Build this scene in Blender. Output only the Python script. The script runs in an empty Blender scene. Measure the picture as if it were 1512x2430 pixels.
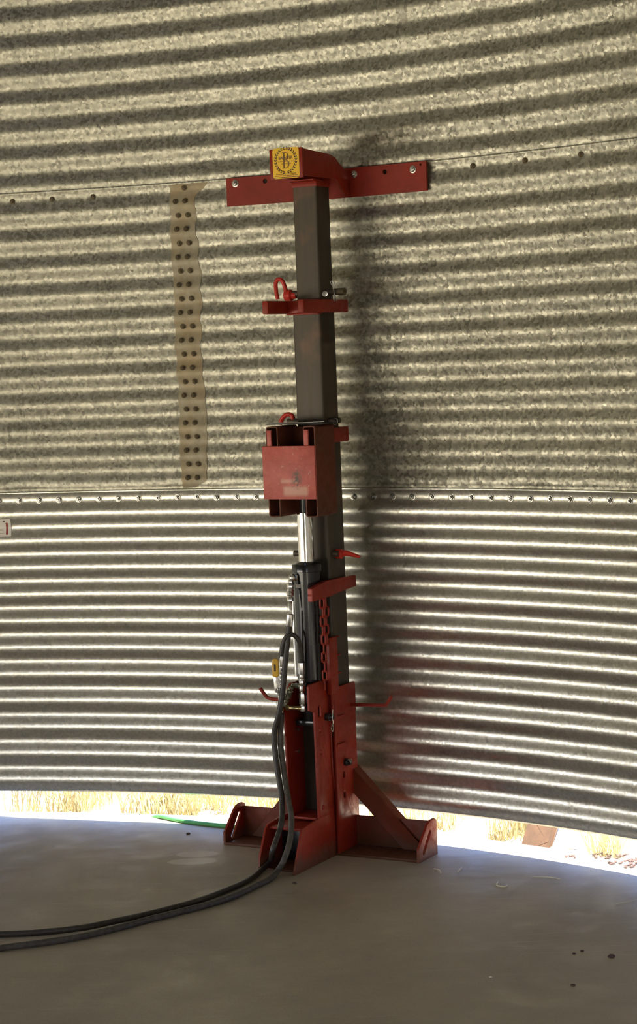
import bpy, bmesh, math, random
from mathutils import Vector, Matrix
random.seed(7)
sc = bpy.context.scene
C = sc.collection
PI = math.pi

# ------------------------------------------------------------------ camera
CZ = 1.7198                      # eye height; the camera stands in the bin's doorway
PT, RO = 0.0776, -0.0388
cam = bpy.data.cameras.new('camera'); cam_o = bpy.data.objects.new('camera', cam); C.objects.link(cam_o)
cam.sensor_fit = 'VERTICAL'; cam.sensor_height = 24.0; cam.lens = 4903.76/2430*24.0
cam.clip_start = 0.05; cam.clip_end = 300
R0 = Vector((1,0,0)); U0 = Vector((0, math.sin(PT), math.cos(PT))); F0 = Vector((0, math.cos(PT), -math.sin(PT)))
rx = R0*math.cos(RO) + U0*math.sin(RO); ux = -R0*math.sin(RO) + U0*math.cos(RO)
m = Matrix((rx, ux, -F0)).transposed().to_4x4(); m.translation = Vector((0,0,CZ)); cam_o.matrix_world = m
sc.camera = cam_o

# ------------------------------------------------------------------ world, sun, daylight
sc.view_settings.view_transform = 'Standard'; sc.view_settings.look = 'None'
sc.view_settings.gamma = 1.0; sc.view_settings.use_curve_mapping = False
sc.view_settings.exposure = 0.0
SUN_STRENGTH = 26.0
SKY = (0.32, 0.48, 1.0); SKY_STRENGTH = 3.0
w = bpy.data.worlds.new('world'); sc.world = w; w.use_nodes = True
wn = w.node_tree; bg = wn.nodes['Background']
bg.inputs[0].default_value = (*SKY, 1); bg.inputs[1].default_value = SKY_STRENGTH
sun = bpy.data.lights.new('sun', 'SUN'); sun.energy = SUN_STRENGTH; sun.angle = 0.009; sun.color = (1, .93, .80)
sun_o = bpy.data.objects.new('sun', sun); C.objects.link(sun_o)
SUN_AZ, SUN_EL = 1.88, math.radians(74)
sd = Vector((math.sin(SUN_AZ)*math.cos(SUN_EL), math.cos(SUN_AZ)*math.cos(SUN_EL), math.sin(SUN_EL)))
sun_o.rotation_euler = sd.to_track_quat('Z', 'Y').to_euler()
CX, CY, RW = -1.9473, 3.6509, 4.115        # bin axis and wall radius
def area(name, th, r, z, wd, ht, power, col, tilt=0.0):
    l = bpy.data.lights.new(name, 'AREA'); l.shape = 'RECTANGLE'; l.size = wd; l.size_y = ht; l.energy = power; l.color = col
    o = bpy.data.objects.new(name, l); C.objects.link(o)
    o.location = (CX+r*math.sin(th), CY+r*math.cos(th), z)
    d = Vector((-math.sin(th), -math.cos(th), tilt))
    o.rotation_euler = (-d).to_track_quat('Z', 'Y').to_euler()
    return o
OPEN_TH0, OPEN_TH1, OPEN_Z = -2.44, -0.96, 1.20     # side doorway, left of the frame
DOOR_TH0, DOOR_TH1, DOOR_Z = 2.54, 2.76, 2.10      # doorway the camera stands in
for th_, p_ in ((-2.25, 30), (-1.88, 30), (-1.51, 28), (-1.14, 26)):
    area('side_opening_daylight', th_, 4.22, .66, 1.5, 1.0, p_, (1.0, .92, .68), -.04)
area('doorway_daylight', 2.65, 4.75, 1.10, 0.9, 1.8, 20, (1.0, .92, .72))

# ------------------------------------------------------------------ helpers
def link(name, me, mat=None, parent=None):
    o = bpy.data.objects.new(name, me); C.objects.link(o)
    if mat is not None:
        me.materials.clear(); me.materials.append(mat)
    if parent is not None: o.parent = parent
    return o
def tag(o, label=None, cat=None, group=None, kind=None):
    if label: o['label'] = label
    if cat: o['category'] = cat
    if group: o['group'] = group
    if kind: o['kind'] = kind
    return o
def empty(name, loc, rz=0.0):
    o = bpy.data.objects.new(name, None); C.objects.link(o); o.location = loc; o.rotation_euler = (0,0,rz)
    o.empty_display_size = .05
    return o
def smooth(me, ang=35):
    for p in me.polygons: p.use_smooth = True
    try: me.set_sharp_from_angle(angle=math.radians(ang))
    except Exception: pass
class MB:
    """collects shapes into one mesh"""
    def __init__(s): s.bm = bmesh.new()
    def box(s, x0, x1, y0, y1, z0, z1, bev=0.0, seg=2):
        r = bmesh.ops.create_cube(s.bm, size=1.0)
        vs = r['verts']
        for v in vs:
            v.co = Vector(((x0+x1)/2+v.co.x*(x1-x0), (y0+y1)/2+v.co.y*(y1-y0), (z0+z1)/2+v.co.z*(z1-z0)))
        if bev > 0:
            es = list({e for v in vs for e in v.link_edges})
            bmesh.ops.bevel(s.bm, geom=es, offset=bev, segments=seg, affect='EDGES', profile=.5)
        return s
    def obox(s, a, b, wdt, hgt, up=(0,0,1), bev=0.0):
        """bar from a to b, wdt sideways, hgt along up"""
        a = Vector(a); b = Vector(b); d = (b-a); L = d.length; d.normalize()
        up = Vector(up); side = d.cross(up).normalized(); up = side.cross(d).normalized()
        r = bmesh.ops.create_cube(s.bm, size=1.0); vs = r['verts']
        for v in vs:
            c = v.co.copy(); v.co = (a+b)/2 + d*c.x*L + side*c.y*wdt + up*c.z*hgt
        if bev > 0:
            es = list({e for v in vs for e in v.link_edges})
            bmesh.ops.bevel(s.bm, geom=es, offset=bev, segments=2, affect='EDGES', profile=.5)
        return s
    def lathe(s, a, axis, prof, seg=32, cap=True):
        """prof: list of (t along axis, radius)"""
        a = Vector(a); ax = Vector(axis).normalized()
        t = Vector((0,0,1)) if abs(ax.z) < .9 else Vector((1,0,0))
        u = ax.cross(t).normalized(); v = ax.cross(u)
        rings = []
        for (h, r) in prof:
            rings.append([s.bm.verts.new(a+ax*h+(u*math.cos(2*PI*k/seg)+v*math.sin(2*PI*k/seg))*max(r,1e-5)) for k in range(seg)])
        for i in range(len(rings)-1):
            for k in range(seg):
                s.bm.faces.new((rings[i][k], rings[i][(k+1)%seg], rings[i+1][(k+1)%seg], rings[i+1][k]))
        if cap:
            s.bm.faces.new(rings[0]); s.bm.faces.new(rings[-1])
        return s
    def tube(s, pts, r, seg=12, closed=False, sub=6, flat=1.0):
        P = [Vector(p) for p in pts]
        if sub > 1: P = catmull(P, sub, closed)
        n = len(P); rings = []
        prev = None
        for i, p in enumerate(P):
            if closed: d = P[(i+1)%n]-P[i-1]
            else: d = P[min(i+1,n-1)]-P[max(i-1,0)]
            d.normalize()
            if prev is None:
                t = Vector((0,0,1)) if abs(d.z) < .9 else Vector((1,0,0))
                u = d.cross(t).normalized()
            else:
                u = (prev - d*prev.dot(d)).normalized()
            prev = u; v = d.cross(u)
            rr = r(i/(n-1)) if callable(r) else r
            rings.append([s.bm.verts.new(p+(u*math.cos(2*PI*k/seg)+v*flat*math.sin(2*PI*k/seg))*rr) for k in range(seg)])
        m_ = n if closed else n-1
        for i in range(m_):
            a, b = rings[i], rings[(i+1)%n]
            for k in range(seg): s.bm.faces.new((a[k], a[(k+1)%seg], b[(k+1)%seg], b[k]))
        if not closed: s.bm.faces.new(rings[0]); s.bm.faces.new(rings[-1])
        return s
    def ball(s, c, r, sx=1, sy=1, sz=1):
        q = bmesh.ops.create_uvsphere(s.bm, u_segments=16, v_segments=10, radius=r)
        for v in q['verts']: v.co = Vector((v.co.x*sx, v.co.y*sy, v.co.z*sz))+Vector(c)
        return s
    def mesh(s, name, ang=35):
        bmesh.ops.recalc_face_normals(s.bm, faces=s.bm.faces)
        me = bpy.data.meshes.new(name); s.bm.to_mesh(me); s.bm.free(); smooth(me, ang); return me
    def build(s, name, mat, parent=None, ang=35): return link(name, s.mesh(name, ang), mat, parent)
def catmull(P, sub, closed=False):
    out = []; n = len(P)
    rng = range(n) if closed else range(n-1)
    for i in rng:
        p0 = P[(i-1)%n] if closed else P[max(i-1,0)]; p1 = P[i]; p2 = P[(i+1)%n]
        p3 = P[(i+2)%n] if closed else P[min(i+2,n-1)]
        for k in range(sub):
            t = k/sub
            out.append(.5*((2*p1)+(-p0+p2)*t+(2*p0-5*p1+4*p2-p3)*t*t+(-p0+3*p1-3*p2+p3)*t*t*t))
    if not closed: out.append(P[-1].copy())
    return out
def plate_mesh(name, outline, holes, thick, bev=0.0):
    """flat plate in its own XY plane, thickness along Z, real through-holes"""
    cu = bpy.data.curves.new(name+'_c', 'CURVE'); cu.dimensions = '2D'; cu.fill_mode = 'BOTH'
    cu.extrude = max(thick/2-bev, 1e-5); cu.bevel_depth = bev; cu.bevel_resolution = 1; cu.offset = -bev
    for ring in [outline]+list(holes):
        sp = cu.splines.new('POLY'); sp.points.add(len(ring)-1); sp.use_cyclic_u = True
        for i, (x, y) in enumerate(ring): sp.points[i].co = (x, y, 0, 1)
    o = bpy.data.objects.new(name+'_c', cu); C.objects.link(o)
    dg = bpy.context.evaluated_depsgraph_get(); dg.update()
    me = bpy.data.meshes.new_from_object(o.evaluated_get(dg)); me.name = name
    bpy.data.objects.remove(o); bpy.data.curves.remove(cu)
    return me
def remap(me, fn):
    for v in me.vertices: v.co = fn(v.co.copy())
    bm = bmesh.new(); bm.from_mesh(me); bmesh.ops.remove_doubles(bm, verts=bm.verts, dist=1e-6)
    bmesh.ops.recalc_face_normals(bm, faces=bm.faces); bm.to_mesh(me); bm.free()
    smooth(me, 30); return me
def circ(cx, cy, r, n=20, sx=1.0, sy=1.0): return [(cx+r*sx*math.cos(2*PI*k/n), cy+r*sy*math.sin(2*PI*k/n)) for k in range(n)]
def slot(x0, y0, x1, y1, r, n=8):
    a = math.atan2(y1-y0, x1-x0); pts = []
    for k in range(n+1):
        t = a+PI/2+PI*k/n; pts.append((x0+r*math.cos(t), y0+r*math.sin(t)))
    for k in range(n+1):
        t = a-PI/2+PI*k/n; pts.append((x1+r*math.cos(t), y1+r*math.sin(t)))
    return pts
def rrect(x0, x1, y0, y1, r, n=5):
    pts = []
    for cx, cy, a in ((x1-r,y1-r,0),(x0+r,y1-r,PI/2),(x0+r,y0+r,PI),(x1-r,y0+r,1.5*PI)):
        for k in range(n+1): pts.append((cx+r*math.cos(a+PI/2*k/n), cy+r*math.sin(a+PI/2*k/n)))
    return pts

# ------------------------------------------------------------------ materials
def mat(name):
    M = bpy.data.materials.new(name); M.use_nodes = True
    nt = M.node_tree; return M, nt, nt.nodes['Principled BSDF']
def node(nt, t, **kw):
    n = nt.nodes.new(t)
    for k, v in kw.items(): setattr(n, k, v)
    return n
def noise(nt, scale, detail=4, rough=.55, vec=None, dist=0.0):
    n = node(nt, 'ShaderNodeTexNoise'); n.inputs['Scale'].default_value = scale; n.inputs['Detail'].default_value = detail
    n.inputs['Roughness'].default_value = rough; n.inputs['Distortion'].default_value = dist
    if vec is not None: nt.links.new(vec, n.inputs['Vector'])
    return n
def ramp(nt, fac, stops):
    r = node(nt, 'ShaderNodeValToRGB'); e = r.color_ramp.elements
    while len(e) < len(stops): e.new(.5)
    for i, (p, c) in enumerate(stops):
        e[i].position = p; e[i].color = (*c, 1) if len(c) == 3 else c
    nt.links.new(fac, r.inputs['Fac']); return r
def mix(nt, fac, a, b, blend='MIX'):
    n = node(nt, 'ShaderNodeMix', data_type='RGBA', blend_type=blend)
    for s, v in ((n.inputs[0], fac), (n.inputs[6], a), (n.inputs[7], b)):
        if isinstance(v, (int, float)): s.default_value = v
        elif isinstance(v, tuple): s.default_value = (*v, 1)
        else: nt.links.new(v, s)
    return n.outputs[2]
def mrange(nt, v, a, b, c, d, clamp=True):
    n = node(nt, 'ShaderNodeMapRange'); n.clamp = clamp
    nt.links.new(v, n.inputs[0])
    for i, x in enumerate((a, b, c, d)): n.inputs[i+1].default_value = x
    return n.outputs[0]
def math_n(nt, op, a, b=None):
    n = node(nt, 'ShaderNodeMath', operation=op)
    for i, v in enumerate((a, b)):
        if v is None: continue
        if isinstance(v, (int, float)): n.inputs[i].default_value = v
        else: nt.links.new(v, n.inputs[i])
    return n.outputs[0]
def bump(nt, h, strength, dist, prev=None):
    b = node(nt, 'ShaderNodeBump'); b.inputs['Strength'].default_value = strength; b.inputs['Distance'].default_value = dist
    nt.links.new(h, b.inputs['Height'])
    if prev is not None: nt.links.new(prev, b.inputs['Normal'])
    return b.outputs['Normal']
def galvanized(name, cell, base_lo, base_hi, r_lo, r_hi, metallic, tilt, speck, stain=0.0, speck_col=(.05,.045,.035)):
    """zinc spangle: voronoi grains that differ a little in tone, gloss and facing"""
    M, nt, P = mat(name)
    tc = node(nt, 'ShaderNodeTexCoord').outputs['Object']
    wob = noise(nt, cell*2.2, 3, .6, tc)
    va = node(nt, 'ShaderNodeVectorMath', operation='MULTIPLY_ADD')
    nt.links.new(wob.outputs['Color'], va.inputs[0]); va.inputs[1].default_value = (1.1/cell,)*3; nt.links.new(tc, va.inputs[2])
    vo = node(nt, 'ShaderNodeTexVoronoi'); vo.inputs['Scale'].default_value = cell; nt.links.new(va.outputs[0], vo.inputs['Vector'])
    sep = node(nt, 'ShaderNodeSeparateColor'); nt.links.new(vo.outputs['Color'], sep.inputs[0])
    big = noise(nt, 5, 5, .6, tc)
    t = math_n(nt, 'ADD', math_n(nt, 'MULTIPLY', sep.outputs[0], .65), math_n(nt, 'MULTIPLY', big.outputs['Fac'], .45))
    col = ramp(nt, t, [(.15, base_lo), (.95, base_hi)]).outputs[0]
    if stain > 0:                                        # white-rust streaks that follow the sheet
        mp = node(nt, 'ShaderNodeMapping'); mp.inputs['Scale'].default_value = (.7, .7, 60); nt.links.new(tc, mp.inputs['Vector'])
        st = noise(nt, 1.0, 6, .7, mp.outputs[0]); sf = mrange(nt, st.outputs['Fac'], .55, .75, 0, stain)
        col = mix(nt, sf, col, (.62, .57, .44))
    sp = noise(nt, 240, 3, .6, tc)
    sp2 = noise(nt, 14, 3, .6, tc)
    sf = math_n(nt, 'MULTIPLY', mrange(nt, sp.outputs['Fac'], .60, .70, 0, 1), mrange(nt, sp2.outputs['Fac'], .40, .62, .25, 1))
    col = mix(nt, math_n(nt, 'MULTIPLY', sf, speck), col, speck_col)
    nt.links.new(col, P.inputs['Base Color'])
    P.inputs['Metallic'].default_value = metallic
    nt.links.new(mrange(nt, sep.outputs[1], 0, 1, r_lo, r_hi), P.inputs['Roughness'])
    # every grain faces a slightly different way
    geo = node(nt, 'ShaderNodeNewGeometry')
    sub = node(nt, 'ShaderNodeVectorMath', operation='SUBTRACT'); nt.links.new(vo.outputs['Color'], sub.inputs[0]); sub.inputs[1].default_value = (.5,.5,.5)
    ad = node(nt, 'ShaderNodeVectorMath', operation='MULTIPLY_ADD'); nt.links.new(sub.outputs[0], ad.inputs[0]); ad.inputs[1].default_value = (tilt,)*3
    nt.links.new(geo.outputs['Normal'], ad.inputs[2])
    nm = node(nt, 'ShaderNodeVectorMath', operation='NORMALIZE'); nt.links.new(ad.outputs[0], nm.inputs[0])
    b = node(nt, 'ShaderNodeBump'); b.inputs['Strength'].default_value = .25; b.inputs['Distance'].default_value = .0006
    nt.links.new(noise(nt, 60, 4, .6, tc).outputs['Fac'], b.inputs['Height']); nt.links.new(nm.outputs[0], b.inputs['Normal'])
    nt.links.new(b.outputs[0], P.inputs['Normal'])
    return M
GAL_NEW = galvanized('galvanized_new', 130, (.54,.525,.455), (.74,.715,.62), .30, .40, 1.0, .05, .35)
GAL_OLD = galvanized('galvanized_weathered', 105, (.24,.23,.185), (.63,.605,.49), .44, .56, 1.0, .12, .12, stain=.35)
ROOF = galvanized('galvanized_roof', 60, (.30,.29,.24), (.48,.46,.38), .4, .6, .8, .15, .2)

def painted(name, col, dark, rust, rust_z=None, rough=.38, rust_amt=.5, spec=.32):
    M, nt, P = mat(name)
    tc = node(nt, 'ShaderNodeTexCoord').outputs['Object']
    n1 = noise(nt, 9, 6, .65, tc); c = ramp(nt, n1.outputs['Fac'], [(.3, dark), (.7, col)]).outputs[0]
    n2 = noise(nt, 38, 6, .7, tc, .4)
    f = mrange(nt, n2.outputs['Fac'], .60, .66, 0, rust_amt)
    if rust_z is not None:                              # paint worn through to rust low down
        sx = node(nt, 'ShaderNodeSeparateXYZ'); nt.links.new(tc, sx.inputs[0])
        n3 = noise(nt, 16, 5, .7, tc)
        k = math_n(nt, 'SUBTRACT', math_n(nt, 'MULTIPLY', n3.outputs['Fac'], rust_z*2.0), sx.outputs[2])
        f = math_n(nt, 'MAXIMUM', f, mrange(nt, k, -.015, .03, 0, .85))
    c = mix(nt, f, c, rust)
    nt.links.new(c, P.inputs['Base Color'])
    nt.links.new(mrange(nt, n2.outputs['Fac'], .4, .66, rough, rough+.3), P.inputs['Roughness'])
    P.inputs['Specular IOR Level'].default_value = spec
    nt.links.new(bump(nt, noise(nt, 120, 4, .6, tc).outputs['Fac'], .25, .0008), P.inputs['Normal'])
    return M
RED = painted('red_paint', (.34,.029,.011), (.22,.019,.008), (.13,.05,.025), rough=.34, rust_amt=.25)
RED_BASE = painted('red_paint_worn', (.34,.029,.011), (.22,.019,.008), (.16,.07,.035), rust_z=.05, rough=.40, rust_amt=.4)
RED_BEAM = painted('red_brown_paint', (.20,.038,.015), (.13,.032,.013), (.11,.045,.02), rust_z=.05, rough=.45, rust_amt=.6)
RED_PIN = painted('bright_red_paint', (.62,.035,.02), (.5,.03,.018), (.3,.04,.02), rough=.28, rust_amt=.1)
RED_SIDE = painted('rusty_red_side', (.16,.038,.018), (.11,.034,.015), (.085,.045,.02), rough=.5, rust_amt=.7)

def scuffed():
    M, nt, P = mat('scuffed_pink_red_paint')
    tc = node(nt, 'ShaderNodeTexCoord').outputs['Object']
    n1 = noise(nt, 22, 6, .7, tc); c = ramp(nt, n1.outputs['Fac'], [(.3, (.40,.065,.048)), (.7, (.60,.13,.10))]).outputs[0]
    n2 = noise(nt, 45, 5, .6, tc, 2.5)
    c = mix(nt, mrange(nt, n2.outputs['Fac'], .64, .68, 0, .75), c, (.62,.38,.28))
    sx = node(nt, 'ShaderNodeSeparateXYZ'); nt.links.new(tc, sx.inputs[0])
    def box(x0, x1, z0, z1, s=.003):
        a = mrange(nt, sx.outputs[0], x0-s, x0+s, 0, 1); b = mrange(nt, sx.outputs[0], x1-s, x1+s, 1, 0)
        d = mrange(nt, sx.outputs[2], z0-s, z0+s, 0, 1); e = mrange(nt, sx.outputs[2], z1-s, z1+s, 1, 0)
        return math_n(nt, 'MULTIPLY', math_n(nt, 'MULTIPLY', a, b), math_n(nt, 'MULTIPLY', d, e))
    c = mix(nt, math_n(nt, 'MULTIPLY', box(-.025, .066, 1.243, 1.274, .006), .75), c, (.70,.42,.32))
    c = mix(nt, math_n(nt, 'MULTIPLY', box(-.034, .030, 1.286, 1.297, .004), .65), c, (.70,.42,.32))
    ch = math_n(nt, 'MULTIPLY', box(.012, .040, 1.272, 1.325, .012), mrange(nt, noise(nt, 60, 4, .7, tc, 1.).outputs['Fac'], .46, .50, 0, 1))
    c = mix(nt, ch, c, (.10,.07,.05))
    nt.links.new(c, P.inputs['Base Color']); P.inputs['Roughness'].default_value = .5
    nt.links.new(bump(nt, n2.outputs['Fac'], .3, .001), P.inputs['Normal'])
    return M
SCUFF = scuffed()

def plain(name, col, rough=.5, metallic=0.0, bumpiness=.15, var=.25, scale=40, spec=.5):
    M, nt, P = mat(name)
    tc = node(nt, 'ShaderNodeTexCoord').outputs['Object']
    n = noise(nt, scale, 5, .6, tc)
    c = ramp(nt, n.outputs['Fac'], [(.3, tuple(x*(1-var) for x in col)), (.7, tuple(min(1, x*(1+var)) for x in col))]).outputs[0]
    nt.links.new(c, P.inputs['Base Color']); P.inputs['Roughness'].default_value = rough; P.inputs['Metallic'].default_value = metallic
    P.inputs['Specular IOR Level'].default_value = spec
    nt.links.new(bump(nt, n.outputs['Fac'], bumpiness, .0008), P.inputs['Normal'])
    return M
def mill_steel():
    M, nt, P = mat('mill_scale_steel')
    tc = node(nt, 'ShaderNodeTexCoord').outputs['Object']
    mp = node(nt, 'ShaderNodeMapping'); mp.inputs['Scale'].default_value = (30, 30, 1.2); nt.links.new(tc, mp.inputs['Vector'])
    n = noise(nt, 1.6, 6, .7, mp.outputs[0]); n2 = noise(nt, 7, 5, .65, tc)
    c = ramp(nt, n.outputs['Fac'], [(.25, (.032,.025,.017)), (.75, (.100,.080,.054))]).outputs[0]
    c = mix(nt, mrange(nt, n2.outputs['Fac'], .52, .66, 0, .6), c, (.16,.085,.05))
    nt.links.new(c, P.inputs['Base Color']); P.inputs['Metallic'].default_value = .3
    nt.links.new(mrange(nt, n.outputs['Fac'], .3, .7, .42, .58), P.inputs['Roughness'])
    nt.links.new(bump(nt, noise(nt, 90, 4, .6, tc).outputs['Fac'], .2, .0006), P.inputs['Normal'])
    return M
STEEL = mill_steel()
BLACK = plain('black_gloss_paint', (.012,.012,.014), .16, 0, .08, .2)
BLACK_M = plain('black_hardware', (.02,.02,.02), .35)
CHROME = plain('chrome', (.82,.80,.78), .09, 1.0, .02, .03)
ZINC = plain('zinc_plated', (.62,.61,.57), .27, 1.0, .1, .2)
ZINC_GREEN = plain('zinc_olive_fitting', (.36,.36,.28), .35, .9, .1, .2)
BRASS = plain('yellow_zinc', (.50,.40,.20), .32, 1.0, .1, .2)
BOLT_DARK = plain('oxidised_bolt', (.13,.10,.055), .6, .5, .2, .4)
RUBBER = plain('hose_rubber', (.035,.028,.023), .42, 0, .25, .4, 90)
RUBBER_D = plain('hose_rubber_dusty', (.075,.064,.052), .6, 0, .3, .4, 60)
YELLOW = plain('yellow_grip', (.72,.42,.03), .38, 0, .05, .06)
DECAL_Y = plain('yellow_decal', (1.0,.60,.035), .42, 0, .0, .02)
INK = plain('decal_ink', (.06,.035,.01), .5, 0, 0, .05)
INK_L = plain('decal_ink_brown', (.24,.11,.015), .5, 0, 0, .05)
INK_RED = plain('sticker_ink_red', (.34,.05,.035), .5, 0, 0, .05)
PAPER = plain('sticker_paper', (.85,.79,.70), .5, 0, 0, .04)
WHITE_TAG = plain('white_label', (.60,.57,.52), .45, 0, 0, .04)
GREEN = plain('green_garden_hose', (.10,.42,.12), .4, 0, .05, .1)
STRAW = plain('dry_straw', (.80,.70,.48), .6, 0, .1, .35, 12)
STRAW_D = plain('dry_grass_clump', (.76,.66,.42), .65, 0, .1, .4, 6)
WOOD = plain('weathered_wood', (.085,.042,.018), .75, 0, .3, .25, 25)
DEBRIS = plain('dark_debris', (.10,.06,.05), .8, 0, .3, .4, 60)

def concrete():
    M, nt, P = mat('concrete_floor')
    tc = node(nt, 'ShaderNodeTexCoord').outputs['Object']
    n1 = noise(nt, 1.3, 8, .62, tc, .4); n2 = noise(nt, 8, 6, .7, tc); n3 = noise(nt, 160, 3, .6, tc)
    c = ramp(nt, n1.outputs['Fac'], [(.32, (.32,.275,.195)), (.68, (.55,.48,.35))]).outputs[0]
    c = mix(nt, mrange(nt, n2.outputs['Fac'], .42, .66, 0, .5), c, (.46,.41,.33))
    c = mix(nt, mrange(nt, n3.outputs['Fac'], .58, .70, 0, .5), c, (.18,.155,.12))
    # trowel scratches
    mp = node(nt, 'ShaderNodeMapping'); mp.inputs['Rotation'].default_value = (0,0,.5); mp.inputs['Scale'].default_value = (1.2, 22, 1); nt.links.new(tc, mp.inputs['Vector'])
    s = noise(nt, 1.5, 6, .7, mp.outputs[0], .6)
    c = mix(nt, mrange(nt, s.outputs['Fac'], .58, .70, 0, .45), c, (.60,.55,.45))
    # pale cement smears with a shape of their own
    sx = node(nt, 'ShaderNodeSeparateXYZ'); nt.links.new(tc, sx.inputs[0])
    wob = noise(nt, 30, 4, .6, tc)
    for (px, py, ax, ay, k, colr) in SMEARS:
        dx = math_n(nt, 'DIVIDE', math_n(nt, 'SUBTRACT', sx.outputs[0], px), ax); dy = math_n(nt, 'DIVIDE', math_n(nt, 'SUBTRACT', sx.outputs[1], py), ay)
        d = math_n(nt, 'ADD', math_n(nt, 'MULTIPLY', dx, dx), math_n(nt, 'MULTIPLY', dy, dy))
        d = math_n(nt, 'ADD', d, math_n(nt, 'MULTIPLY', wob.outputs['Fac'], 1.0))
        c = mix(nt, mrange(nt, d, 1.35, 1.6, k, 0), c, colr)
    nt.links.new(c, P.inputs['Base Color'])
    nt.links.new(mrange(nt, n2.outputs['Fac'], .3, .7, .42, .7), P.inputs['Roughness'])
    nb = bump(nt, n2.outputs['Fac'], .35, .006); nb = bump(nt, n3.outputs['Fac'], .3, .001, nb)
    nt.links.new(nb, P.inputs['Normal'])
    return M
SMEARS = [(-.465,7.05,.075,.045,.9,(.66,.62,.50)), (-.475,6.95,.085,.045,.9,(.66,.62,.50)),
          (-.72,6.09,.045,.016,.95,(.85,.80,.64)), (-.89,6.17,.045,.012,.9,(.72,.66,.52)),
          (-1.02,6.85,.10,.06,.25,(.50,.46,.40))]
CONC = concrete()
def ground_mat():
    M, nt, P = mat('dry_ground')
    tc = node(nt, 'ShaderNodeTexCoord').outputs['Object']
    n1 = noise(nt, 14, 7, .7, tc); n2 = noise(nt, 3, 4, .6, tc)
    c = ramp(nt, n1.outputs['Fac'], [(.3, (.40,.27,.15)), (.58, (.68,.60,.44))]).outputs[0]
    c = mix(nt, mrange(nt, n2.outputs['Fac'], .45, .6, 0, .8), c, (.80,.76,.66))
    nt.links.new(c, P.inputs['Base Color']); P.inputs['Roughness'].default_value = .9
    nt.links.new(bump(nt, n1.outputs['Fac'], .6, .02), P.inputs['Normal'])
    return M
GROUND = ground_mat()

# ------------------------------------------------------------------ the bin: corrugated ring wall in three tiers
PITCH, AMP, ZB1 = .1003, .0066, 1.2085     # corrugation pitch, half depth, height of the lower bolt row (a valley)
Z_BOT, Z_S1, Z_S2, Z_TOP = .1114, 1.2404, 2.3438, 4.62
def rwall(z, dr=0.0): return RW + dr + AMP*math.cos(2*PI*(z-ZB1)/PITCH)
def wpt(th, r, z): return Vector((CX+r*math.sin(th), CY+r*math.cos(th), z))
def in_open(th, z):
    if OPEN_TH0 < th < OPEN_TH1 and z < OPEN_Z: return True
    if DOOR_TH0 < th < DOOR_TH1 and z < DOOR_Z: return True
    return False
def tier(name, z0, z1, dr, material, per=14, wavy=None):
    ths = []
    t = -PI
    while t < PI-1e-6:
        ths.append(t)
        t += .010 if .10 < t < .95 else .03
    n = len(ths); nz = max(2, int((z1-z0)/PITCH*per))
    vs = []; fs = []
    for j in range(nz+1):
        z = z0+(z1-z0)*j/nz
        for i, th in enumerate(ths):
            d = dr
            if wavy: d += wavy(th, z)
            vs.append(wpt(th, rwall(z, d), z))
    for j in range(nz):
        zc = z0+(z1-z0)*(j+.5)/nz
        for i in range(n):
            i2 = (i+1) % n
            tc_ = ths[i]+.012
            if in_open(tc_, zc): continue
            fs.append((j*n+i, j*n+i2, (j+1)*n+i2, (j+1)*n+i))
    me = bpy.data.meshes.new(name); me.from_pydata(vs, [], fs); me.update()
    for p in me.polygons: p.use_smooth = True
    o = link(name, me, material); tag(o, kind='structure')
    s = o.modifiers.new('sheet', 'SOLIDIFY'); s.thickness = .0022; s.offset = 0
    return o
def lip(th, z):      # the old sheet curls away a little from the new one at the seam
    k = max(0.0, 1-(z-Z_S1)/.04) if z > Z_S1 else 0
    return k*(.004+.004*max(0, math.sin(th*37)+math.sin(th*91+1)))
wall_low = tier('wall_lower', Z_BOT, Z_S1, -.003, GAL_NEW)
wall_mid = tier('wall_middle', Z_S1-.06, Z_S2, .0015, GAL_OLD, wavy=lip)
wall_up = tier('wall_upper', Z_S2-.06, Z_TOP, .006, GAL_OLD)

# door frames around the two doorways (out of the picture)
def door_frame(name, t0, t1, zt):
    b = MB()
    for t in (t0, t1):
        p0 = wpt(t, RW-.03, 0); d = Vector((math.sin(t), math.cos(t), 0))
        b.obox(p0+Vector((0,0,Z_BOT)), p0+Vector((0,0,zt+.04)), .05, .10, up=d)
    n = 8
    for k in range(n):
        a = t0+(t1-t0)*k/n; c = t0+(t1-t0)*(k+1)/n
        b.obox(wpt(a, RW-.03, zt+.03), wpt(c, RW-.03, zt+.03), .10, .06)
    o = b.build(name, ZINC); tag(o, kind='structure'); return o
door_frame('trim_1', OPEN_TH0, OPEN_TH1, OPEN_Z)
door_frame('trim_2', DOOR_TH0, DOOR_TH1, DOOR_Z)

# roof with its open centre cap
HATCH_R = .60
b = MB(); n = 96
top = [b.bm.verts.new(wpt(2*PI*k/n, HATCH_R, Z_TOP+1.6)) for k in range(n)]; rg = [b.bm.verts.new(wpt(2*PI*k/n, RW+.1, Z_TOP-.01)) for k in range(n)]
for k in range(n): b.bm.faces.new((rg[k], rg[(k+1)%n], top[(k+1)%n], top[k]))
tag(b.build('ceiling', ROOF), kind='structure')

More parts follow.
